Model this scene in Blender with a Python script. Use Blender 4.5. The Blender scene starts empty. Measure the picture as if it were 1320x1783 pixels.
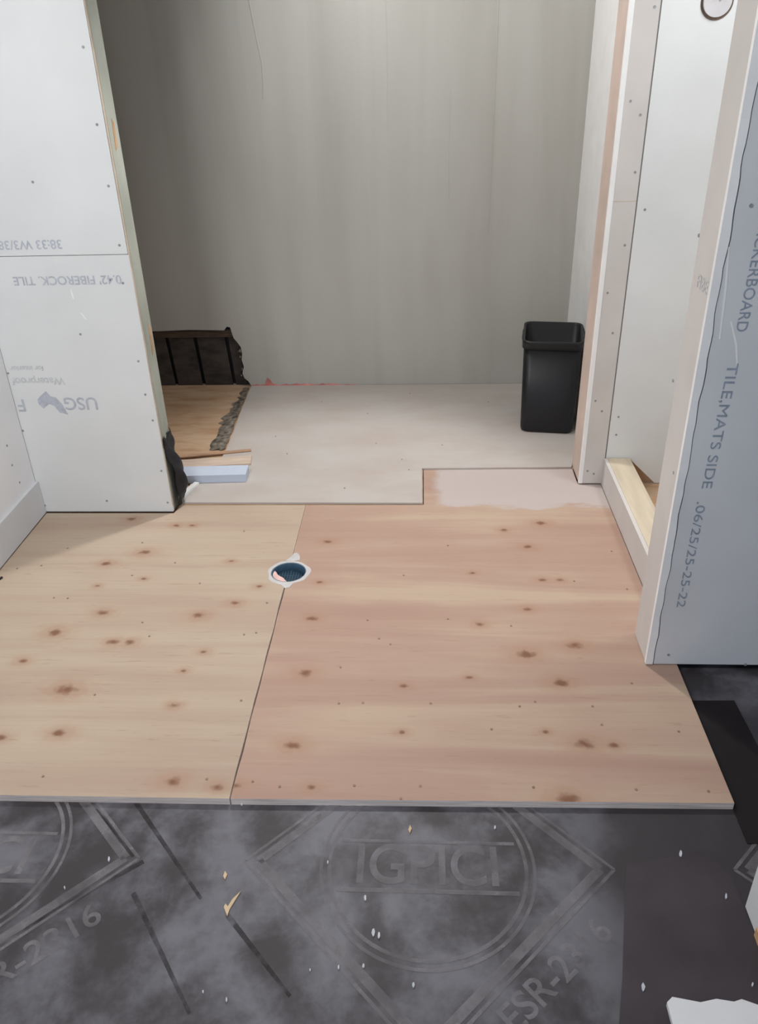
import bpy, bmesh, math, random
from mathutils import Vector, Matrix
from mathutils.geometry import tessellate_polygon
random.seed(7)
sc = bpy.context.scene
COL = sc.collection

# ------------------------------------------------------------------ camera
F = 1402.0; CX, CY = 660.0, 880.0
RT = Vector((0.9985125, 0.0473782, -0.0269832))
DN = Vector((-0.0002796, -0.4904377, -0.8714762))
FW = Vector((-0.0545225, 0.8701874, -0.4896949))
EYE = Vector((0, 0, 1.5))
cd = bpy.data.cameras.new('camera'); cam = bpy.data.objects.new('camera', cd); COL.objects.link(cam)
cd.sensor_fit = 'HORIZONTAL'; cd.sensor_width = 36; cd.lens = 36*F/1320
cd.shift_y = -(891.5-CY)/1320; cd.clip_start = 0.02
R3 = Matrix((RT, -DN, -FW)).transposed()
cam.matrix_world = Matrix.Translation(EYE) @ R3.to_4x4()
sc.camera = cam

# ------------------------------------------------------------------ world, lights, exposure
w = bpy.data.worlds.new('world'); sc.world = w; w.use_nodes = True
bg = w.node_tree.nodes['Background']; bg.inputs[0].default_value = (0.66, 0.80, 1.0, 1); bg.inputs[1].default_value = 0.95
sc.view_settings.view_transform = 'Standard'; sc.view_settings.look = 'None'
sc.view_settings.gamma = 1; sc.view_settings.use_curve_mapping = False
sc.view_settings.exposure = 0.0
def look(o, target):
    o.rotation_euler = (Vector(target)-o.location).to_track_quat('-Z', 'Y').to_euler()
ld = bpy.data.lights.new('room_ceiling_light', 'AREA'); ld.shape = 'RECTANGLE'; ld.size = 0.65; ld.size_y = 0.7
ld.energy = 47; ld.color = (1.0, 0.985, 0.965)
lo = bpy.data.objects.new('room_ceiling_light', ld); COL.objects.link(lo); lo.location = (-1.0, 0.70, 2.38); look(lo, (-0.6, 2.4, 0.9))
ld = bpy.data.lights.new('added_floor_spot', 'SPOT'); ld.energy = 100; ld.spot_size = math.radians(75); ld.spot_blend = 0.6  # unseen spot added so the partition end shades a corner of the plywood
ld.shadow_soft_size = 0.05; ld.color = (1.0, 0.98, 0.96)
lo = bpy.data.objects.new('added_floor_spot', ld); COL.objects.link(lo); lo.location = (-0.30, 3.18, 2.38); look(lo, (-0.40, 2.25, 0))
ld = bpy.data.lights.new('side_room_fill', 'AREA'); ld.size = 0.4; ld.energy = 11; ld.color = (.98, .99, 1)  # unseen fill added to brighten the far wall of the side room
lo = bpy.data.objects.new('side_room_fill', ld); COL.objects.link(lo); lo.location = (1.25, 2.15, 2.38); look(lo, (1.0, 2.5, 0.5))

ld = bpy.data.lights.new('alcove_wall_fill', 'AREA'); ld.size = 0.35; ld.energy = 15; ld.color = (1, .995, .99)  # unseen tilted fill added to brighten the alcove's right and back walls
lo = bpy.data.objects.new('alcove_wall_fill', ld); COL.objects.link(lo); lo.location = (-0.45, 3.12, 2.36); look(lo, (0.75, 3.30, 1.62))

# ------------------------------------------------------------------ helpers
def ray(px, py):
    return RT*((px-CX)/F) + DN*((py-CY)/F) + FW
def on(px, py, axis, val):
    """world point where the sight line of photo pixel (px,py) meets the plane axis=val"""
    d = ray(px, py); return EYE + d*((val-EYE[axis])/d[axis])
def lin(c):
    return tuple(((v/255)/12.92 if v <= 10 else (((v/255)+.055)/1.055)**2.4) for v in c) + (1,)
def tag(o, label=None, cat=None, group=None, kind=None):
    if label: o['label'] = label
    if cat: o['category'] = cat
    if group: o['group'] = group
    if kind: o['kind'] = kind
    return o
def link(name, me, mat, parent=None):
    o = bpy.data.objects.new(name, me); COL.objects.link(o)
    if mat and not me.materials: me.materials.append(mat)
    if parent: o.parent = parent
    return o
def bm_obj(name, bm, mat, parent=None, smooth=False):
    bmesh.ops.recalc_face_normals(bm, faces=bm.faces)
    me = bpy.data.meshes.new(name); bm.to_mesh(me); bm.free()
    if smooth:
        for p in me.polygons: p.use_smooth = True
    return link(name, me, mat, parent)
def add_box(bm, x0, x1, y0, y1, z0, z1):
    v = [bm.verts.new((x, y, z)) for z in (z0, z1) for x, y in ((x0, y0), (x1, y0), (x1, y1), (x0, y1))]
    for f in ((0, 1, 2, 3), (4, 5, 6, 7), (0, 1, 5, 4), (1, 2, 6, 5), (2, 3, 7, 6), (3, 0, 4, 7)):
        bm.faces.new([v[i] for i in f])
def box(name, x0, x1, y0, y1, z0, z1, mat, parent=None, bevel=0):
    bm = bmesh.new(); add_box(bm, x0, x1, y0, y1, z0, z1)
    if bevel: bmesh.ops.bevel(bm, geom=bm.edges[:], offset=bevel, segments=2, affect='EDGES', profile=.5)
    return bm_obj(name, bm, mat, parent)
def prism(name, pts, fn, mat, parent=None, holes=()):
    """solid slab: 2-D outline pts, fn(u,v,k) -> 3-D for side k=0/1"""
    bm = bmesh.new()
    a = [bm.verts.new(fn(u, v, 0)) for u, v in pts]; b = [bm.verts.new(fn(u, v, 1)) for u, v in pts]
    n = len(pts)
    for i, j, k in tessellate_polygon([[Vector((u, v, 0)) for u, v in pts]]):
        bm.faces.new((a[i], a[j], a[k])); bm.faces.new((b[i], b[j], b[k]))
    for i in range(n):
        j = (i+1) % n; bm.faces.new((a[i], a[j], b[j], b[i]))
    return bm_obj(name, bm, mat, parent)
def slab_xy(name, pts, z0, z1, mat, parent=None):
    return prism(name, pts, lambda u, v, k: (u, v, z1 if k else z0), mat, parent)
def slab_xz(name, pts, y0, y1, mat, parent=None):
    return prism(name, pts, lambda u, v, k: (u, y1 if k else y0, v), mat, parent)
def text(name, s, size, origin, xdir, ydir, mat, parent=None, align='CENTER', sx=1.0, bold=.012):
    cu = bpy.data.curves.new(name, 'FONT'); cu.body = s; cu.size = size; cu.align_x = align; cu.align_y = 'CENTER'; cu.offset = size*bold
    t = bpy.data.objects.new(name+'_tmp', cu); COL.objects.link(t)
    bpy.context.view_layer.update()
    me = bpy.data.meshes.new_from_object(t.evaluated_get(bpy.context.evaluated_depsgraph_get()))
    bpy.data.objects.remove(t)
    X = Vector(xdir).normalized(); Y = Vector(ydir).normalized(); Z = X.cross(Y)
    m = Matrix((X*sx, Y, Z)).transposed().to_4x4(); m.translation = Vector(origin)
    me.transform(m)
    me.materials.clear()
    return link(name, me, mat, parent)

# ------------------------------------------------------------------ materials
class NT:
    def __init__(s, name, rough=.7, spec=.3):
        s.m = bpy.data.materials.new(name); s.m.use_nodes = True; s.t = s.m.node_tree
        s.b = s.t.nodes['Principled BSDF']; s.b.inputs['Roughness'].default_value = rough
        s.b.inputs['Specular IOR Level'].default_value = spec
        s._pos = None
    def n(s, kind, **kw):
        x = s.t.nodes.new(kind)
        for k, v in kw.items(): setattr(x, k, v)
        return x
    def l(s, a, b): s.t.links.new(a, b)
    def pos(s):
        if not s._pos: s._pos = s.n('ShaderNodeNewGeometry').outputs['Position']
        return s._pos
    def scaled(s, v, add=(0, 0, 0)):
        x = s.n('ShaderNodeVectorMath', operation='MULTIPLY_ADD'); s.l(s.pos(), x.inputs[0])
        x.inputs[1].default_value = v; x.inputs[2].default_value = add; return x.outputs[0]
    def noise(s, v=(1, 1, 1), scale=5, detail=3, rough=.5, dist=0, add=(0, 0, 0)):
        x = s.n('ShaderNodeTexNoise'); s.l(s.scaled(v, add), x.inputs['Vector'])
        x.inputs['Scale'].default_value = scale; x.inputs['Detail'].default_value = detail
        x.inputs['Roughness'].default_value = rough; x.inputs['Distortion'].default_value = dist
        return x.outputs['Fac']
    def math(s, op, a, b=None, clamp=False):
        x = s.n('ShaderNodeMath', operation=op, use_clamp=clamp)
        for i, q in enumerate((a, b)):
            if q is None: continue
            if isinstance(q, (int, float)): x.inputs[i].default_value = q
            else: s.l(q, x.inputs[i])
        return x.outputs[0]
    def ramp(s, fac, stops):
        x = s.n('ShaderNodeValToRGB'); s.l(fac, x.inputs[0]); e = x.color_ramp.elements
        while len(e) < len(stops): e.new(.5)
        for q, (p, c) in zip(e, stops):
            q.position = p; q.color = c if len(c) == 4 else lin(c)
        return x.outputs[0]
    def fac(s, f, a, b, lo=0., hi=1.):
        x = s.n('ShaderNodeMapRange', interpolation_type='SMOOTHSTEP'); s.l(f, x.inputs[0])
        x.inputs[1].default_value = a; x.inputs[2].default_value = b; x.inputs[3].default_value = lo; x.inputs[4].default_value = hi
        return x.outputs[0]
    def mix(s, f, a, b, mode='MIX'):
        x = s.n('ShaderNodeMix', data_type='RGBA', blend_type=mode)
        for i, q in ((0, f), (6, a), (7, b)):
            if isinstance(q, (int, float)): x.inputs[i].default_value = q
            elif isinstance(q, tuple): x.inputs[i].default_value = q if len(q) == 4 else lin(q)
            else: s.l(q, x.inputs[i])
        return x.outputs[2]
    def xyz(s):
        x = s.n('ShaderNodeSeparateXYZ'); s.l(s.pos(), x.inputs[0]); return x.outputs
    def color(s, c):
        if isinstance(c, tuple): s.b.inputs['Base Color'].default_value = c if len(c) == 4 else lin(c)
        else: s.l(c, s.b.inputs['Base Color'])
    def bump(s, h, strength=.2, dist=.01):
        x = s.n('ShaderNodeBump'); x.inputs['Strength'].default_value = strength; x.inputs['Distance'].default_value = dist
        s.l(h, x.inputs['Height']); s.l(x.outputs[0], s.b.inputs['Normal'])
    def alpha(s, f):
        s.l(f, s.b.inputs['Alpha'])
def simple(name, c, var=.06, scale=8, rough=.75, spec=.3, stretch=(1, 1, 1), bump=0.05):
    m = NT(name, rough, spec); f = m.noise(stretch, scale, 4)
    c = lin(c); a = tuple(max(0, v*(1-var*2)) for v in c[:3])+(1,); b = tuple(min(1, v*(1+var*2)) for v in c[:3])+(1,)
    m.color(m.ramp(f, [(.3, a), (.7, b)]))
    if bump: m.bump(m.noise(stretch, scale*6, 3), bump, .003)
    return m.m

M_board = simple('white_board', (222, 224, 224), .025, 3, .8, .2)
M_white = simple('bright_white_board', (236, 238, 240), .02, 3, .8, .2)
M_board_grey = simple('grey_board', (214, 215, 217), .03, 3, .8, .2)
M_side = simple('beige_board', (208, 203, 199), .03, 4, .8, .2)
M_jamb = simple('grey_jamb', (166, 170, 160), .10, 6, .7, .3, (1, 1, .6))
M_bead = simple('white_bead', (240, 240, 239), .02, 12, .6, .3)
M_pink = simple('pinkish_paper', (206, 187, 175), .05, 6, .8, .2)
M_tan = simple('tan_lumber', (204, 190, 168), .05, 5, .7, .3, (8, 1, 4))
M_patch = simple('bare_wood_patch', (196, 158, 118), .1, 20, .7, .3)
M_edge = simple('board_edge', (196, 182, 166), .06, 20, .85, .1)
M_dark = simple('dark_gap', (38, 36, 40), .1, 20, .9, .1)
M_screw = simple('screw_grey', (148, 150, 154), .1, 60, .5, .5)
M_nail = simple('nail_brown', (142, 116, 98), .1, 60, .6, .4)
M_print = simple('print_grey', (184, 188, 198), .06, 60, .8, .2, bump=0)
M_print2 = simple('print_dark', (148, 158, 172), .08, 60, .8, .2, bump=0)
M_print3 = simple('print_faint', (202, 204, 206), .04, 60, .8, .2, bump=0)
M_ceil = simple('ceiling_paint', (176, 172, 166), .02, 3, .9, .1)

# grey trowelled back wall
m = NT('trowelled_grey_coat', .42, .45)
st = m.noise((3.6, 1, .25), 1.6, 4, .5, .6); cl = m.noise((1.0, 1, .5), 1.6, 3)
col = m.ramp(m.math('ADD', m.math('MULTIPLY', st, .55), m.math('MULTIPLY', cl, .45)), [(.3, (164, 161, 153)), (.5, (177, 175, 168)), (.72, (188, 187, 181))])
m.color(col); m.bump(m.noise((4.5, 1, .3), 1.8, 3, .5, .8), .25, .008); M_back = m.m

# plywood
def plywood(name, knots, c_lo, c_mid, c_hi, seed, coat=False):
    m = NT(name, .62, .3)
    band = m.noise((.45, 5.5, 1), 1.5, 4, .5, .8, (seed, seed*2, 0))
    fine = m.noise((1.5, 60, 1), 1.6, 4, .6, .3, (seed, 0, 0))
    blot = m.noise((1.1, 2.2, 1), 2.0, 2, .5, 0, (seed*3, 0, 0))
    base = m.ramp(m.math('ADD', m.math('MULTIPLY', band, .7), m.math('MULTIPLY', blot, .3)), [(.36, c_lo), (.5, c_mid), (.64, c_hi)])
    base = m.mix(m.fac(fine, .3, .75, 0, .15), base, (164, 136, 116))
    strk = m.noise((7, 90, 1), 1.3, 3, .6, .6, (seed*5, 0, 0))
    base = m.mix(m.fac(strk, .60, .74, 0, .35), base, (150, 118, 96))
    d = None
    wob = m.n('ShaderNodeTexNoise'); m.l(m.pos(), wob.inputs['Vector']); wob.inputs['Scale'].default_value = 42; wob.inputs['Detail'].default_value = 3
    for (x, y, rx, ry) in knots:
        v = m.scaled((1/rx, 1/ry, 0), (-x/rx, -y/ry, 0))
        q = m.n('ShaderNodeVectorMath', operation='LENGTH'); m.l(v, q.inputs[0])
        d = q.outputs['Value'] if d is None else m.math('MINIMUM', d, q.outputs['Value'])
    d = m.math('ADD', d, m.math('MULTIPLY', m.math('SUBTRACT', wob.outputs['Fac'], .5), 2.0))
    halo = m.fac(d, .6, 4.2, .42, 0)
    base = m.mix(halo, base, (166, 128, 104))
    ring = m.math('MULTIPLY', m.fac(d, 1.2, 7, 1, 0), m.math('MULTIPLY', m.math('ADD', m.math('SINE', m.math('MULTIPLY', d, 4.0)), 1), .05))
    base = m.mix(ring, base, (176, 132, 96))
    base = m.mix(m.fac(d, .2, 1.5, .85, 0), base, (118, 76, 54))
    if coat:  # pale skim smeared over the far end of the sheet
        x, y, z = m.xyz(); nn = m.noise((2, 4, 1), 3, 4, .6)
        e = m.math('ADD', m.math('SUBTRACT', y, 2.64), m.math('MULTIPLY', m.math('SUBTRACT', nn, .5), .16))
        fx = m.math('ADD', x, m.math('MULTIPLY', nn, .10))
        f = m.math('MULTIPLY', m.fac(e, 0, .035), m.fac(fx, .08, .13))
        base = m.mix(m.math('MULTIPLY', f, .85), base, (190, 180, 177))
    m.color(base); m.bump(fine, .08, .002)
    return m.m
KL = [(230,904,1.2),(252,962,1.3),(185,981,1.1),(179,1067,1.1),(347,1072,1.2),(410,1050,1),(95,1101,1.4),(227,1118,1),(197,1118,1.1),(39,1151,.9),
      (114,1201,1.7),(103,1277,1.2),(2,1285,.9),(303,1228,.8),(301,1361,1.2),(378,1370,.9),(355,1135,.7),(319,1168,.6),(451,1021,.7),(402,977,.7),(307,915,.8),(335,915,.7),(170,1020,.6),(250,1008,.6)]
KR = [(571,943,1),(943,911,1.2),(877,923,.9),(919,952,1),(945,1010,.9),(975,1010,.8),(919,1061,.9),(543,1077,1.1),(835,1087,.9),(1003,1124,1.4),(916,1139,1.5),
      (530,1173,1.2),(978,1189,1.3),(704,1195,.7),(818,1180,.6),(509,1298,1.2),(1020,1296,1.4),(1069,1298,.8),(989,1392,1.6),(411,1368,.7),(543,1371,.7),(700,1275,.6),(950,1275,.6),(557,1014,.7),(823,998,.6)]
def kn(L):
    out = []
    for px, py, s in L:
        p = on(px, py, 2, 0); out.append((p.x, p.y, .0150*s, .0100*s))
    return out
M_plyL = plywood('pale_plywood', kn(KL), (176, 154, 137), (184, 166, 147), (190, 174, 155), 1.3)
M_plyR = plywood('pink_plywood', kn(KR), (171, 140, 125), (178, 149, 133), (188, 166, 145), 4.7, True)
M_plyedge = simple('plywood_edge', (226, 212, 204), .1, 6, .8, .2, (2, 2, 60))

# pale underlay sheet
m = NT('pale_underlay', .65, .3)
m.color(m.ramp(m.noise((1, 2, 1), 3, 5, .6), [(.3, (181, 170, 163)), (.55, (187, 180, 174)), (.75, (190, 186, 180))])); M_under = m.m
# old brown subfloor
m = NT('old_subfloor', .75, .2)
m.color(m.ramp(m.noise((1.5, 5, 1), 3, 5, .65), [(.3, (172, 136, 104)), (.5, (192, 160, 130)), (.75, (204, 180, 154))])); M_sub = m.m
# crumbly mortar
M_mortar = simple('broken_mortar', (118, 110, 100), .35, 40, .9, .1, bump=.5)

# black building felt, dusty
m = NT('dusty_black_felt', .5, .35)
x, y, z = m.xyz()
big = m.noise((1.3, 1, 1), 3.2, 3, .5, .7); mid = m.noise((1, 1, 1), 9, 4, .6, .4); fin = m.noise((1, 1, 1), 70, 2)
d = m.math('ADD', m.math('MULTIPLY', big, .62), m.math('ADD', m.math('MULTIPLY', mid, .3), m.math('MULTIPLY', fin, .08)))
d = m.fac(d, .40, .62)
d = m.math('MULTIPLY', d, m.math('MAXIMUM', m.fac(x, .25, .50, 1, .16), m.fac(y, 1.55, 1.66, 0, 1)))
m.color(m.mix(d, (58, 54, 57), (110, 109, 116))); M_felt = m.m
M_clean = simple('clean_black_felt', (34, 29, 31), .1, 12, .75, .2)
m = NT('chalky_print', .7, .2)
m.color(m.ramp(m.noise((1, 1, 1), 25, 3), [(.3, (126, 121, 123)), (.7, (146, 143, 148))])); m.alpha(m.fac(m.noise((1, 1, 1), 12, 5, .7), .32, .60, .24, .62)); M_chalk = m.m
M_splinter = simple('splinter_wood', (206, 182, 148), .05, 30)
M_fleck = simple('plaster_crumb', (190, 192, 200), .05, 30)

# black plastic of the bin, scuffed
m = NT('black_plastic', .42, .4)
sf = m.noise((8, 8, 2.2), 5, 5, .7)
m.color(m.mix(m.fac(sf, .62, .8, 0, .35), (26, 26, 29), (92, 95, 100))); M_bin = m.m
m = NT('tar_paper', .6, .3)
m.color(m.ramp(m.noise((3, 3, 6), 4, 4, .6), [(.35, (56, 52, 50)), (.7, (84, 76, 72))])); M_tar = m.m
M_tarblack = simple('tar_black', (30, 30, 34), .2, 20, .55, .4)
M_red = simple('red_membrane', (202, 128, 122), .15, 14, .6, .3)
M_blue = simple('bluish_trim', (196, 206, 222), .04, 8, .6, .3)
M_pvc = simple('white_sealant', (197, 194, 193), .04, 30, .5, .4, bump=.3)
M_pipe = simple('navy_pipe', (66, 94, 116), .12, 30, .4, .5)
M_grid = simple('strainer_grid', (34, 48, 60), .1, 30, .5, .4)
M_sticker = simple('pinkish_sticker', (226, 190, 184), .08, 30, .6, .3)

# ------------------------------------------------------------------ shared small pieces
def screw_mesh(name, r, mat):
    bm = bmesh.new(); n = 10
    c = bm.verts.new((0, 0, .0006)); ring = [bm.verts.new((r*math.cos(2*math.pi*i/n), r*math.sin(2*math.pi*i/n), .0011)) for i in range(n)]
    low = [bm.verts.new((1.05*r*math.cos(2*math.pi*i/n), 1.05*r*math.sin(2*math.pi*i/n), -.001)) for i in range(n)]
    for i in range(n):
        j = (i+1) % n; bm.faces.new((c, ring[i], ring[j])); bm.faces.new((ring[i], low[i], low[j], ring[j]))
    me = bpy.data.meshes.new(name); bm.to_mesh(me); bm.free(); me.materials.append(mat); return me
ME_screw = screw_mesh('screw', .0042, M_screw); ME_nail = screw_mesh('nail', .0034, M_nail)
Q = {'-y': Matrix.Rotation(math.pi/2, 4, 'X'), '-x': Matrix.Rotation(-math.pi/2, 4, 'Y'), '+x': Matrix.Rotation(math.pi/2, 4, 'Y'), 'z': Matrix.Identity(4)}
def fasten(name, me, pts, facing, parent):
    for p in pts:
        o = bpy.data.objects.new(name, me); COL.objects.link(o)
        o.matrix_world = Matrix.Translation(p) @ Q[facing]
        o.parent = parent

# ================================================================== SETTING
# base floor: black felt
fl = box('floor', -1.7, 2.4, -1.6, 1.95, -.06, -.02, M_felt); tag(fl, 'dusty black felt paper covering the low floor before the plywood', kind='structure')
sub = slab_xy('floor_alcove', [(-1.9, 2.672), (.003, 2.672), (.003, 2.972), (.74, 2.972), (.74, 4.1), (-1.9, 4.1)], -.06, 0, M_sub)
tag(sub, 'old brown subfloor at the far end of the alcove', kind='structure')
base = box('floor_base', -1.7, 2.4, 1.95, 4.1, -.10, -.06, M_sub); tag(base, kind='structure')
side = box('floor_side_room', .796, 2.4, 1.90, 2.84, -.06, 0, M_sub); tag(side, kind='structure')
ce = box('ceiling', -1.9, 2.4, -1.6, 4.1, 2.45, 2.50, M_ceil); tag(ce, kind='structure')

# back wall with the torn opening low on its left
WY = 3.925
prof = [(-1.75, 2.45), (-1.75, .305), (-1.34, .303), (-1.18, .308), (-1.0, .303), (-.985, .322), (-.968, .318), (-.962, .286), (-.956, .262), (-.94, .24), (-.925, .214), (-.922, .18), (-.928, .15),
        (-.921, .11), (-.932, .075), (-.925, .05), (-.905, .03), (-.893, .008), (-.89, -.02), (.80, -.02), (.80, 2.45)]
wb = slab_xz('wall_back', prof, WY, WY+.018, M_back); tag(wb, 'grey trowelled back wall of the alcove with a torn low corner', kind='structure')
def ridge(pts, r, parent, mat):
    bm = bmesh.new(); rows = []
    for x, z in pts:
        rows.append([bm.verts.new((x-r, WY+.001, z)), bm.verts.new((x, WY-r*.8, z)), bm.verts.new((x+r, WY+.001, z))])
    for a, b in zip(rows, rows[1:]):
        for i in (0, 1): bm.faces.new((a[i], a[i+1], b[i+1], b[i]))
    return bm_obj('trowel_ridge', bm, mat, parent, True)
def smoothpts(P, n=10):
    out = []
    for (a, b) in zip(P, P[1:]):
        for i in range(n): out.append((a[0]+(b[0]-a[0])*i/n, a[1]+(b[1]-a[1])*i/n))
    return out+[P[-1]]
ridge(smoothpts([(-.735, 1.80), (-.72, 1.68), (-.703, 1.55), (-.692, 1.48), (-.693, 1.40), (-.70, 1.34)]), .0045, wb, M_back)
ridge(smoothpts([(.313, 2.2), (.311, 1.68), (.312, 1.32), (.309, .95), (.304, .75)]), .0042, wb, M_back)
ridge(smoothpts([(-.16, 2.0), (-.15, 1.5), (-.155, 1.2)]), .003, wb, M_back)
ridge(smoothpts([(.12, 1.35), (.118, 1.1), (.12, .9)]), .003, wb, M_back)
# red membrane showing along the foot of the wall
bm = bmesh.new(); top = []; bot = []
for i in range(41):
    x = -.888+.55*i/40; h = .003+.009*random.random()+(.040 if i == 6 else 0)+(.026 if i == 7 else 0)+(.008 if i == 8 else 0)
    h *= 1 if i < 30 else max(.25, 1-(i-30)/12)
    top.append(bm.verts.new((x, WY-.0022, .008+h))); bot.append(bm.verts.new((x, WY-.004, .008)))
for i in range(40): bm.faces.new((bot[i], bot[i+1], top[i+1], top[i]))
bm_obj('red_membrane', bm, M_red, wb)

# what the torn opening shows: plate, black felt panels, crumbs of mortar
cav = box('wall_cavity', -1.75, -.86, 3.985, 4.0, -.02, .40, M_tarblack); tag(cav, 'black lined wall cavity behind the torn low corner', kind='structure')
xs = [(-1.74, -1.318, -1.298), (-1.306, -1.172, -1.152), (-1.160, -1.010, -.990), (-.998, -.90, -.88)]
for x0, x1t, x1b in xs:
    x0t = x0-.008
    slab_xz('felt_panel', [(x0t+.012 if x0 > -1.7 else x0, .285), (x1t-.004, .285), (x1b-.006, -.0), (x0+.020 if x0 > -1.7 else x0, -.0)], 3.958, 3.966, M_tar, cav)
box('cavity_plate', -1.75, -.966, 3.946, 3.984, .262, .292, simple('cavity_plate_wood', (92, 76, 66), .15, 9, .8, .2, (1, 4, 8)), cav)
for i in range(26):   # ragged edge crumbs
    t = random.random(); z = .02+.24*t; x = -.925+.012*math.sin(z*60)+random.uniform(-.012, .006)
    s = random.uniform(.003, .008)
    bm = bmesh.new(); bmesh.ops.create_icosphere(bm, subdivisions=1, radius=s)
    for v in bm.verts: v.co = Vector((v.co.x*random.uniform(.6, 1.2), v.co.y*.7, v.co.z*random.uniform(.8, 2.2)))+Vector((x, 3.934, z))
    bm_obj('mortar_crumb', bm, M_tarblack if i % 3 else M_mortar, cav)
wal = box('wall_alcove_left', -1.76, -1.74, 2.72, 4.1, -.02, 2.45, simple('bounce_cutting_brown', (96, 70, 52), .1, 5, .8, .2, (4, 4, .5))); tag(wal, kind='structure')  # out of view; brown added to cut and warm light bounced onto the back wall

# left side wall: upper board and a lower band standing proud
wl = box('wall_left', -1.60, -1.462, 1.95, 2.72, -.02, 2.45, M_board); tag(wl, 'white side wall with a proud lower band beside the printed board wall', kind='structure')
slab = prism('wall_panel', [(1.97, .128), (2.61, .128), (2.61, 2.44), (1.97, 2.44)], lambda u, v, k: (-1.452 if k else -1.463, u, v), M_white, wl)
band = prism('lower_band', [(2.13, 0.002), (2.61, 0.002), (2.61, .135), (2.13, .135)], lambda u, v, k: (-1.440 if k else -1.463, u, v), M_board_grey, wl)
fasten('screw', ME_screw, [on(px, py, 0, -1.452) for px, py in ((12, 776), (21, 810), (34, 840))], '+x', wl)
lw2 = box('wall_left_front', -1.72, -1.60, -1.6, 1.95, -.06, 2.45, M_board_grey); tag(lw2, kind='structure')

# left partition with two printed boards, its end (jamb) turned to the opening
PY = 2.612; PX = -.946
seam_z = .957
wp = box('wall_partition', -1.75, PX-.002, PY+.013, PY+.098, 0, 2.45, M_jamb); tag(wp, 'board clad partition stub closing the alcove beside its brown old subfloor', kind='structure')
pan_lo = box('wall_panel', -1.452, PX, PY, PY+.012, .004, seam_z-.001, M_board, wp)
pan_hi = box('wall_panel', -1.452, PX-.002, PY, PY+.012, seam_z+.0012, 2.44, M_board, wp)
box('board_edge', PX-.001, PX+.0012, PY+.0005, PY+.012, .03, 2.44, M_edge, wp)
prism('jamb_strip', [(PY+.014, .30), (PY+.05, .285), (PY+.097, .32), (PY+.097, 2.44), (PY+.014, 2.44)], lambda u, v, k: (PX+.0015 if k else PX-.004, u, v), M_jamb, wp)
for zc, yc, h in ((1.304, 2.668, .045), (.655, 2.682, .055)):
    prism('bare_patch', [(yc-.012, zc-h), (yc+.008, zc-h*.8), (yc+.012, zc+h*.7), (yc-.004, zc+h)], lambda u, v, k: (PX+.0028 if k else PX-.001, u, v), M_patch, wp)
scr = [(145,82),(169,217),(57,317),(189,324),(208,427),(214,493),(140,582),(241,629),(253,687),(266,732),(281,820),(186,872),(292,875),(78,880),(14,650),(40,750)]
fasten('screw', ME_screw, [on(px, py, 1, PY) for px, py in scr], '-y', wp)
UP = dict(xdir=(-1, 0, 0), ydir=(0, 0, -1)); ty = PY-.0008
text('printed_text', 'USG', .066, (-1.212, ty, .447), mat=M_print, parent=wp, sx=1.0, **UP)
text('printed_text', 'F', .066, (-1.428, ty, .442), mat=M_print, parent=wp, **UP)
text('printed_text', 'Waterproof', .038, (-1.345, ty, .531), mat=M_print3, parent=wp, **UP)
text('printed_text', 'for interior', .026, (-1.375, ty, .578), mat=M_print3, parent=wp, **UP)
text('printed_text', "0.42' FIBEROCK. TILE", .040, (-1.165, ty, .879), mat=M_print, parent=wp, **UP)
text('printed_text', '38:33 W3/38', .040, (-1.262, ty, .994), mat=M_print, parent=wp, **UP)
logo = [(70, 690), (80, 681), (88, 690), (97, 692), (108, 703), (119, 722), (104, 718), (95, 707), (86, 703), (76, 711), (68, 704), (65, 696)]
lp = [on(px, py, 1, PY) for px, py in logo]
slab_xz('printed_logo', [(p.x, p.z) for p in lp], PY-.0008, PY-.0002, M_print, wp)
for (a, b) in (((122, 504), (128, 520)), ((140, 545), (150, 556))):   # plaster scratches
    p, q = on(*a, 1, PY), on(*b, 1, PY)
    slab_xz('plaster_smear', [(p.x, p.z), (p.x+.004, p.z), (q.x+.003, q.z), (q.x-.002, q.z)], PY-.0008, PY-.0001, M_bead, wp)

# alcove right: wall and the post at the opening
AX = .708
war = box('wall_alcove_right', AX, AX+.02, 2.99, WY, 0, 2.45, M_bead); tag(war, kind='structure')
QY = 2.835
wpo = box('wall_post', .616, .703, QY+.012, 3.0, 0, 2.45, M_pink); tag(wpo, 'narrow wall end with a white corner bead beside the black bin', kind='structure')
box('wall_panel', .6245, .701, QY, QY+.0118, .004, 2.44, M_side, wpo)
box('side_panel', .612, .616, QY+.010, 3.0, .004, 2.44, M_pink, wpo)
box('corner_bead', .6095, .6255, QY-.003, QY+.010, .004, 2.44, M_bead, wpo, .002)
box('joint_gap', .7012, .7045, QY+.002, QY+.02, .004, 2.44, simple('joint_line_grey', (128, 126, 124), .05, 20), wpo)  # thin grey line along the joint
box('joint_seam', .626, .70, QY-.0006, QY+.001, 1.052, 1.0535, M_edge, wpo)
scp = [(1140,12),(1098,176),(1115,200),(1106,300),(1088,427),(1067,580),(1058,510),(1037,698),(1048,716),(1023,820),(1034,825)]
fasten('screw', ME_screw, [on(px, py, 1, QY) for px, py in scp], '-y', wpo)

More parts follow.
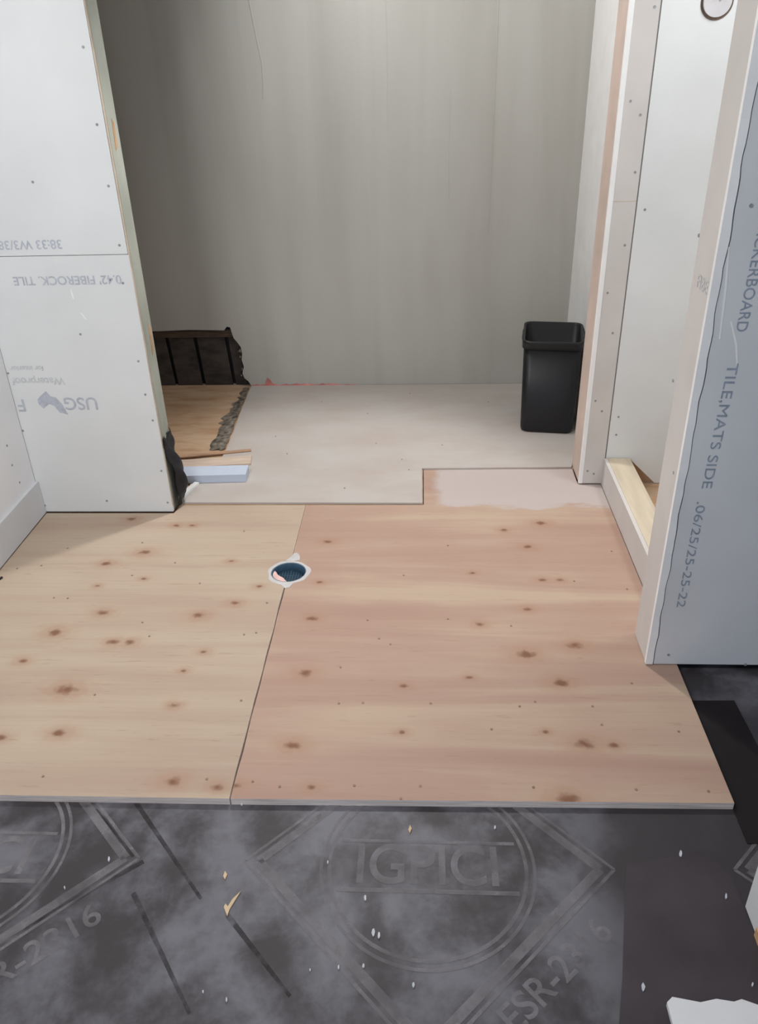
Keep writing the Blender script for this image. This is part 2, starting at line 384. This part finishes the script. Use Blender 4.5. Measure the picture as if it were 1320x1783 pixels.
# side room seen through the right-hand opening: far wall, bottom plate
SY = 2.838
prof = [(.706, 2.45), (.706, .0), (.79, .0), (.79, .112), (.80, .105), (.905, .004), (2.3, .004), (2.3, 2.45)]
wsr = slab_xz('wall_side_room', prof, SY, SY+.012, M_board); tag(wsr, 'white far wall of the side room with an oval cut-out', kind='structure')
box('backing_board', .706, 2.3, SY+.0125, SY+.03, 0, 2.45, M_sub, wsr)
def stadium(cx, cz, a, h, n=20):
    P = []
    for i in range(n+1):
        t = math.pi+math.pi*i/n; P.append((cx+a*math.cos(t), cz-h+a*math.sin(t)))
    for i in range(n+1):
        t = math.pi*i/n; P.append((cx+a*math.cos(t), cz+h+a*math.sin(t)))
    return P
slab_xz('burnt_rim', stadium(.8655, 1.640, .047, .036), SY-.0015, SY+.001, simple('burnt_rim', (112, 98, 88), .3, 30, .9, .1), wsr)
cap = slab_xz('outlet_cover', stadium(.8655, 1.644, .041, .038), SY-.009, SY-.001, simple('outlet_cover', (206, 204, 206), .03, 20, .5, .4), wsr)
slab_xz('cover_screw', stadium(.871, 1.612, .003, .004, 6), SY-.0105, SY-.0088, M_screw, wsr)
fasten('screw', ME_screw, [on(px, py, 1, SY) for px, py in ((1077, 726), (1073, 757), (1123, 365), (1217, 410), (1172, 663), (1176, 824))][:4], '-y', wsr)
wsr2 = box('wall_side_room_right', 2.3, 2.33, -1.6, 4.1, -.06, 2.45, M_board); tag(wsr2, kind='structure')

cu = box('curb_front', .698, .711, 1.905, 2.834, .001, .113, M_side); cu.name = 'trim_1'; tag(cu, 'low beige curb under the right-hand opening', kind='structure')
bp = box('bottom_plate', .7115, .796, 1.905, 2.834, -.06, .114, M_tan); bp.parent = cu
box('plate_knot', .80, .84, 2.70, 2.735, .0, .006, M_nail, cu)

# front right partition
RY = 1.764; RX = .618
wr = box('wall_right', RX+.012, 2.3, RY+.012, 1.897, 0.0, 2.45, M_dark); tag(wr, 'bluish white board wall end standing on the plywood with stamped lettering', kind='structure')
box('end_panel', RX, RX+.0118, RY+.004, 1.897, .003, 2.44, M_side, wr)
wob = []
z = .003
while z < 2.44:
    wob.append((RX+.0165+.0012*math.sin(z*23)+.0010*math.sin(z*61+1)+random.uniform(-.0006, .0006), z)); z += .02
slab_xz('corner_bead', [(RX-.002, .003)]+wob+[(RX+.0165, 2.44), (RX-.002, 2.44)], RY-.002, RY+.011, M_bead, wr)
wob2 = [(x+.0022+.0012*(math.sin(z*17)+1)*.5, z) for x, z in wob]
slab_xz('wall_panel', wob2+[(RX+.02, 2.44), (2.3, 2.44), (2.3, .003)], RY, RY+.0115, M_board_grey, wr)
box('panel_back', RX+.012, 2.29, 1.8972, 1.905, .003, 2.44, M_board, wr)
DNT = dict(xdir=(0, 0, -1), ydir=(1, 0, 0)); ry = RY-.0008
def stamp(words, a, b, cap):   # lettering running down the board from photo point a to b
    p, q = on(*a, 1, RY), on(*b, 1, RY); d = q-p
    t = text('printed_text', words, cap*1.42, (0, 0, 0), (1, 0, 0), (0, 1, 0), M_print2, wr, align='LEFT', bold=0)
    L = max(v.co.x for v in t.data.vertices); k = d.length/L
    X = d.normalized(); Z = Vector((0, -1, 0)); Y = Z.cross(X)
    m = Matrix((X*k, Y, Z)).transposed().to_4x4(); m.translation = Vector((p.x, ry, p.z)); t.data.transform(m)
stamp('TILE,MATS SIDE', (1276, 632), (1229, 850), .024)
stamp('.06/25/25-25-22', (1221, 872), (1184, 1057), .022)
stamp('FIBEROCK BACKERBOARD', (1368, 215), (1289, 577), .024)
text('printed_text', 'FIBE', .042, (RX-.0008, 1.825, 1.034), xdir=(0, -1, 0), ydir=(0, 0, 1), mat=M_print3, parent=wr)
fasten('screw', ME_screw, [on(px, py, 1, RY) for px, py in ((1308, 358), (1164, 1140), (1298, 1157))], '-y', wr)
fasten('screw', ME_screw, [on(px, py, 0, RX) for px, py in ((1172, 663), (1217, 410), (1173, 823))], '-x', wr)
for a, b, c in (((1268, 430), (1262, 500), (1252, 590)), ((1272, 560), (1280, 600), (1283, 640))):
    P = [on(*q, 1, RY) for q in (a, b, c)]
    slab_xz('plaster_smear', [(P[0].x, P[0].z), (P[0].x+.003, P[0].z), (P[1].x+.005, P[1].z), (P[2].x+.003, P[2].z), (P[2].x, P[2].z), (P[1].x, P[1].z)], RY-.0005, RY-.0001, M_bead, wr)

# wall end close by on the right
wn = box('wall_right_front', .648, .78, .55, 1.05, -.018, 2.45, M_board_grey); tag(wn, 'white wall end at the edge of the black felt', kind='structure')
box('wood_foot', .644, .66, .55, .99, -.0195, .004, M_patch, wn)

# ================================================================== FLOOR SHEETS
SX = -.448; DCX, DCY, DR = -.447, 2.212, .060
def arc(a0, a1, n=16): return [(DCX+DR*math.cos(a0+(a1-a0)*i/n), DCY+DR*math.sin(a0+(a1-a0)*i/n)) for i in range(n+1)]
g = .0016
def wav(x, y0, y1, s):
    n = 14; return [(x+s*(.0009*math.sin(i*1.7)+random.uniform(0, .0012)), y0+(y1-y0)*i/n) for i in range(n+1)]
def ply(name, pts, mat):
    o = slab_xy(name, pts, -.02, 0, mat)
    o.data.materials.append(M_plyedge)
    for p in o.data.polygons:
        if abs(p.normal.z) < .5: p.material_index = 1
    return o
Lp = [(-1.44, 1.272), (SX-g, 1.277)] + wav(SX-g, 1.30, DCY-DR-.004, -1) + arc(-math.pi/2, -3*math.pi/2) + [(SX-g*.4, DCY+DR+.004), (SX-g*.4, 2.668), (-.93, 2.668), (-.944, 2.606), (-1.438, 2.606)]
plyL = ply('plywood_sheet', Lp, M_plyL); tag(plyL, 'pale yellowish knotty plywood sheet running under the printed board wall', 'plywood')
Rp = [(SX+g, 1.277), (.703, 1.292), (.703, 1.760), (.6965, 1.90), (.6965, 2.834), (.62, 2.834), (.608, 2.84), (.608, 2.968), (.0, 2.968), (.0, 2.668), (SX+g*.4, 2.668), (SX+g*.4, DCY+DR+.004)] + arc(math.pi/2, -math.pi/2) + wav(SX+g, DCY-DR-.004, 1.30, 1)
plyR = ply('plywood_sheet', Rp, M_plyR); tag(plyR, 'pinkish knotty plywood sheet reaching the right-hand wall end and curb', 'plywood')
nl = [(230,1002),(118,1042),(305,980),(72,985),(94,1041),(260,1108),(165,1210),(420,1220),(75,1352),(360,1357),(30,990),(425,1105),(248,1084),(118,955),(248,945),(348,1016),(465,1050),(446,1102),(425,925)]
nr = [(703,1002),(823,997),(660,1112),(680,1122),(593,1162),(632,1224),(932,1222),(856,1270),(1048,1262),(1032,1230),(1182,1274),(440,1361),(487,1370),(617,1368),(732,1369),(929,1371),(1108,1375),(1234,1378),(698,1391),(750,1225),(780,1078),(890,1090),(1065,960),(1092,1026),(780,950),(640,1080),(1100,1190),(590,1225),(1000,1012),(905,1230)]
fasten('nail', ME_nail, [on(px, py, 2, 0) for px, py in nl], 'z', plyL)
fasten('nail', ME_nail, [on(px, py, 2, 0) for px, py in nr], 'z', plyR)

# underlay in the alcove, L-shaped front edge
Up = [(-.935, 2.676), (-.002, 2.672), (-.004, 2.962), (.605, 2.972), (.612, 3.002), (.705, 3.004), (.705, 3.921), (-.892, 3.921), (-.888, 3.78), (-.878, 3.55), (-.866, 3.36), (-.858, 3.15), (-.862, 3.02), (-.935, 3.0)]
ul = slab_xy('underlay_sheet', Up, .0005, .008, M_under); tag(ul, 'pale underlay sheet with a notched front edge below the grey wall', 'underlay')
fasten('nail', ME_nail, [on(px, py, 2, .008) for px, py in ((714,685),(770,775),(500,790),(640,720),(560,700),(850,700),(700,800),(600,850),(480,760),(712,818),(655,772))], 'z', ul)
# crumbly mortar strip along the cut edge
bm = bmesh.new(); n = 30; rows = []
for i in range(n+1):
    t = i/n; y = 3.905-.75*t; xr = -.8975+.034*min(1, t*1.0)
    wd = .030+.045*min(1, t*1.6)+random.uniform(-.012, .012)
    r = []
    for k in range(6):
        u = k/5; r.append(bm.verts.new((min(xr-.0015, xr-.002-wd*u+random.uniform(-.004, .004)), y+random.uniform(-.006, .006), .001+(.009*(1-u)*(.4+.9*random.random()) if 0 < k < 5 else (.006 if k == 0 else -.001)))))
    rows.append(r)
for a, b in zip(rows, rows[1:]):
    for k in range(5): bm.faces.new((a[k], a[k+1], b[k+1], b[k]))
mo = bm_obj('mortar_strip', bm, M_mortar); tag(mo, 'crumbly grey mortar strip along the cut edge of the underlay', 'mortar')

# clean felt strip beside the plywood
fs = slab_xy('felt_strip', [(.7035, 1.20), (.7035, 1.642), (.822, 1.645), (.826, 1.50), (.835, 1.30), (.842, 1.20)], -.0199, -.0178, M_clean); tag(fs, 'clean black felt strip lying along the plywood edge before the stamped wall', 'felt strip')

P = [on(px, py, 2, -.02) for px, py in ((1090, 1508), (1087, 1600), (1084, 1700), (1078, 1783))]
lap = slab_xy('felt_lap', [(p.x, p.y) for p in P]+[(.40, .70), (.645, .70), (.645, 1.12), (.60, 1.18)], -.0199, -.0187, simple('dark_felt_lap', (61, 55, 60), .12, 7, .55, .35))
tag(lap, 'darker felt sheet overlapping the printed felt beside the torn offcut', 'felt sheet')
def crease(a, b, wd):
    p, q = on(*a, 2, -.02), on(*b, 2, -.02); d = Vector((q.x-p.x, q.y-p.y)).normalized(); n = Vector((-d.y, d.x))*wd
    slab_xy('crease', [(p.x-n.x, p.y-n.y), (q.x-n.x*.6, q.y-n.y*.6), (q.x+n.x*.6, q.y+n.y*.6), (p.x+n.x, p.y+n.y)], -.0201, -.0196, M_crease, fl)
m = NT('felt_crease', .7, .2); m.color((50, 46, 47)); m.alpha(m.fac(m.noise((1, 1, 1), 14, 4, .7), .34, .62, .05, .55)); M_crease = m.m
for a, b in (((165, 1410), (232, 1492)), ((232, 1555), (330, 1765)), ((235, 1395), (350, 1565)), ((395, 1592), (505, 1735)), ((560, 1420), (450, 1500)), ((250, 1500), (0, 1640))):
    crease(a, b, .0055)

# printing on the felt: rings, diamonds, lettering
ZF = -.0192
def flat(bm, pts):
    bm.faces.new([bm.verts.new((x, y, ZF)) for x, y in pts])
def ring2(bm, cx, cy, r0, r1, n=72):
    a = [bm.verts.new((cx+r0*math.cos(2*math.pi*i/n), cy+r0*math.sin(2*math.pi*i/n), ZF)) for i in range(n)]
    b = [bm.verts.new((cx+r1*math.cos(2*math.pi*i/n), cy+r1*math.sin(2*math.pi*i/n), ZF)) for i in range(n)]
    for i in range(n): j = (i+1) % n; bm.faces.new((a[i], a[j], b[j], b[i]))
def stroke(bm, p, q, wd):
    p, q = Vector(p), Vector(q); d = (q-p).normalized(); s = Vector((-d.y, d.x))*wd/2
    flat(bm, [p-s, q-s, q+s, p+s])
for (cx, cy) in ((.009, 1.128), (-1.015, 1.128), (1.05, 1.135)):
    bm = bmesh.new()
    ring2(bm, cx, cy, .224, .231); ring2(bm, cx, cy, .206, .214)
    for h, wd in ((.395, .007), (.365, .020)):
        V4 = [(cx+h, cy), (cx, cy+h), (cx-h, cy), (cx, cy-h)]
        for a, b in zip(V4, V4[1:]+V4[:1]):
            stroke(bm, a, b, wd)
    stroke(bm, (cx-.19, cy-.062), (cx+.19, cy-.062), .010); stroke(bm, (cx-.19, cy+.058), (cx+.19, cy+.058), .008)
    bm_obj('printed_emblem', bm, M_chalk, fl)
    text('printed_text', 'IGPICI', .135, (cx, cy-.004, ZF), (1, 0, 0), (0, 1, 0), M_chalk, fl, sx=.86)
    text('printed_text', 'ESR-2316', .075, (cx+.245, cy-.225, ZF), (1, .92, 0), (-.92, 1, 0), M_chalk, fl, sx=1.0)

# ================================================================== DRAIN
dr = bpy.data.objects.new('floor_drain', None); COL.objects.link(dr); dr.location = (0, 0, 0)
tag(dr, 'round open drain pipe with white sealant set in the plywood seam', 'drain')
def lathe(bm, prof, cx, cy, n=48, jit=0):
    R = []
    for r, z in prof:
        R.append([bm.verts.new((cx+(r+(jit*math.sin(3*t+1)+jit*.7*math.sin(7*t)) if jit and r > .07 else cx+r-cx) * math.cos(t) if not jit else cx+(r+(jit*math.sin(3*t+1)+jit*.7*math.sin(7*t) if r > .07 else 0))*math.cos(t),
                                cy+(r+(jit*math.sin(3*t+1)+jit*.7*math.sin(7*t) if jit and r > .07 else 0))*math.sin(t), z)) for t in [2*math.pi*i/n for i in range(n)]])
    for a, b in zip(R, R[1:]):
        for i in range(n): j = (i+1) % n; bm.faces.new((a[i], a[j], b[j], b[i]))
bm = bmesh.new(); lathe(bm, [(.0585, .001), (.0585, -.058), (.0575, -.058), (.054, -.056), (.054, -.002), (.0560, .001), (.0585, .001)], DCX, DCY)
pipe = bm_obj('pipe', bm, M_pipe, dr, True)
bm = bmesh.new(); lathe(bm, [(.0575, -.001), (.058, .0028), (.062, .0032), (.066, .0022), (.071, .0003)], DCX, DCY-.002, 64, .0025)
bm_obj('sealant_ring', bm, M_pvc, dr, True)
for pts in ([(-.468, 2.279), (-.44, 2.278), (-.42, 2.285), (-.421, 2.305), (-.428, 2.322), (-.436, 2.33), (-.445, 2.326), (-.452, 2.305)], [(-.47, 2.146), (-.445, 2.118), (-.432, 2.124), (-.422, 2.146), (-.446, 2.15)]):
    slab_xy('sealant_smear', pts, -.0001, .0012, M_pvc, dr)
box('strainer_plate', DCX-.037, DCX+.037, DCY-.037, DCY+.037, -.036, -.034, M_grid, dr)
bm = bmesh.new()
for i in range(-5, 6):
    q = i*.0092; hh = math.sqrt(.0525**2-q*q)
    add_box(bm, DCX+q-.0012, DCX+q+.0012, DCY-hh, DCY+hh, -.030, -.028); add_box(bm, DCX-hh, DCX+hh, DCY+q-.0012, DCY+q+.0012, -.030, -.028)
bm_obj('strainer', bm, M_pipe, dr)
bm = bmesh.new(); a = []; b = []
for i in range(25):
    t = math.radians(160+125*i/24); wdt = .027*math.sin(math.pi*(i+1)/26)+.003
    a.append(bm.verts.new((DCX+.0535*math.cos(t), DCY+.0535*math.sin(t), -.007))); b.append(bm.verts.new((DCX+(.0535-wdt)*math.cos(t), DCY+(.0535-wdt)*math.sin(t), -.012)))
for i in range(24): bm.faces.new((a[i], a[i+1], b[i+1], b[i]))
bm_obj('sticker', bm, M_sticker, dr)

# ================================================================== WASTE BIN
bi = bpy.data.objects.new('waste_bin', None); COL.objects.link(bi)
tag(bi, 'black rectangular plastic waste bin standing on the underlay by the post', 'bin')
def rrect(hw, hd, r, z, n=6):
    P = []
    for cx, cy, a0 in ((hw-r, hd-r, 0), (-hw+r, hd-r, 90), (-hw+r, -hd+r, 180), (hw-r, -hd+r, 270)):
        for i in range(n+1):
            t = math.radians(a0+90*i/n); P.append((cx+r*math.cos(t), cy+r*math.sin(t), z))
    return P
def loft(name, secs, mat, parent, cap0=False, cap1=False):
    bm = bmesh.new(); R = [[bm.verts.new(p) for p in s] for s in secs]; n = len(R[0])
    for a, b in zip(R, R[1:]):
        for i in range(n): j = (i+1) % n; bm.faces.new((a[i], a[j], b[j], b[i]))
    if cap0: bm.faces.new(R[0])
    if cap1: bm.faces.new(R[-1])
    o = bm_obj(name, bm, mat, parent, True)
    return o
BH = .420
o = loft('body', [rrect(.106, .126, .03, .0005), rrect(.113, .133, .034, .006), rrect(.115, .135, .035, .02), rrect(.1215, .1435, .034, BH-.004), rrect(.1185, .1405, .032, BH-.004), rrect(.112, .132, .032, .012), rrect(.10, .12, .03, .010)], M_bin, bi, True, True)
r_ = loft('rim', [rrect(.1205, .1425, .034, BH-.034), rrect(.1275, .1495, .036, BH-.034), rrect(.1285, .1505, .037, BH-.004), rrect(.127, .149, .036, BH), rrect(.1195, .1415, .033, BH), rrect(.1185, .1405, .033, BH-.010)], M_bin, bi)
# label band inside and hand-hold tabs on the rim
for s in (-1, 1):
    bm = bmesh.new(); add_box(bm, s*.1285-.003, s*.1285+.003, -.045, .045, BH-.026, BH-.006); bmesh.ops.bevel(bm, geom=bm.edges[:], offset=.002, segments=1, affect='EDGES')
    bm_obj('hand_hold', bm, M_bin, bi)
bi.location = (.564, 3.436, .0082); bi.rotation_euler = (0, 0, math.radians(-8))

# ================================================================== OFFCUTS BY THE JAMB
def bar(name, p, q, wd, z0, th, mat, label, cat, group=None):
    p, q = Vector(p), Vector(q); d = (q-p).normalized(); s = Vector((-d.y, d.x))*wd/2
    o = slab_xy(name, [tuple(p-s), tuple(q-s), tuple(q+s), tuple(p+s)], z0, z0+th, mat)
    bv = o.modifiers.new('b', 'BEVEL'); bv.width = .0012; bv.segments = 1
    return tag(o, label, cat, group)
M_strip1 = simple('strip_brown', (176, 142, 116), .08, 8, .7, .2, (1, 6, 6))
M_strip2 = simple('strip_tan', (206, 186, 170), .05, 8, .7, .2, (1, 6, 6))
bar('wood_strip', (-1.08, 3.062), (-.745, 3.135), .020, .0085, .006, M_strip1, 'thin brown wood strip lying behind the pale offcuts on the underlay', 'wood strip')
bar('wood_strip', (-1.06, 2.985), (-.725, 3.030), .075, .0085, .010, M_strip2, 'tan flat strip lying between the brown strip and the bluish offcut', 'wood strip')
bar('trim_offcut', (-1.0, 2.872), (-.712, 2.886), .085, .0085, .034, M_blue, 'bluish white trim offcut lying on the underlay beside the tar paper', 'trim offcut')
bar('board_offcut', (-.945, 2.70), (-.905, 2.822), .020, .0085, .012, M_bead, 'short white strip standing out from the jamb foot', 'board offcut')
# curled tar paper at the broken foot of the jamb
bm = bmesh.new(); rows = []
for i in range(22):
    t = i/21; z = .012+.29*t
    bulge = .038*math.sin(math.pi*min(1, t*1.15+.05))**1.2 + .012*(1-t)
    r = []
    for k in range(9):
        u = k/8; y = 2.632+.105*u
        r.append(bm.verts.new((PX+.004+bulge*math.sin(math.pi*(.15+.85*u))*(1-.35*t)+.006*math.sin(9*u+14*t)+random.uniform(-.0015, .0015), y+.012*math.sin(5*t), z)))
    rows.append(r)
for a, b in zip(rows, rows[1:]):
    for k in range(8): bm.faces.new((a[k], a[k+1], b[k+1], b[k]))
tp = bm_obj('tar_paper_scrap', bm, M_tarblack, None, True); tag(tp, 'crumpled black tar paper bulging out at the broken jamb foot', 'tar paper')
md = tp.modifiers.new('s', 'SOLIDIFY'); md.thickness = .002

sl = slab_xy('black_sliver', [(-1.437, 2.118), (-1.43, 2.112), (-1.405, 2.168), (-1.41, 2.172)], .0003, .006, M_tarblack); tag(sl, 'thin black sliver on the pale plywood beside the proud lower band', 'sliver')
# board offcut lying on the felt at the bottom right
pts = [(.442, .60), (.440, .850), (.452, .860), (.50, .852), (.53, .859), (.56, .855), (.575, .860), (.60, .851), (.643, .856), (.643, .60)]
bo = slab_xy('board_offcut', pts, -.0199, -.008, M_board_grey); tag(bo, 'white board offcut with a torn edge lying on the black felt', 'board offcut')

# ================================================================== CRUMBS ON THE FELT
def shard(name, pts, mat, label, cat, group=None):
    P = [on(px, py, 2, -.02) for px, py in pts]
    o = slab_xy(name, [(p.x, p.y) for p in P], -.0199, -.0165, mat); return tag(o, label, cat, group)
shard('wood_splinter', [(420, 1553), (411, 1567), (400, 1585), (396, 1597), (390, 1581), (393, 1575), (397, 1580), (405, 1567)], M_splinter, 'forked pale wood splinter lying on the dusty felt', 'splinter')
shard('wood_splinter', [(714, 1438), (717, 1444), (714, 1452), (711, 1446)], M_splinter, 'tiny pale wood chip inside the printed ring on the felt', 'splinter')
shard('wood_splinter', [(392, 1518), (396, 1524), (392, 1533), (389, 1527)], M_splinter, 'small tan wood chip beyond the forked splinter', 'splinter')
for k, (px, py, r) in enumerate([(650, 1624, 7), (660, 1630, 6), (636, 1565, 5), (720, 1716, 5), (1120, 1720, 7), (1185, 1488, 6), (590, 1685, 4), (633, 1683, 5), (571, 1503, 3), (862, 1442, 4), (395, 1742, 4), (354, 1728, 3), (540, 1690, 3), (190, 1497, 4), (113, 1547, 3), (1264, 1562, 5), (1310, 1715, 4), (421, 1400, 5)]):
    P = [(px+r*.5*math.cos(t)*random.uniform(.6, 1.1), py+r*math.sin(t)*random.uniform(.7, 1.2)) for t in [2*math.pi*i/7 for i in range(7)]]
    shard('plaster_crumb', P, M_fleck, 'small whitish plaster crumb scattered on the black felt', 'crumb', 'plaster crumbs on the felt')
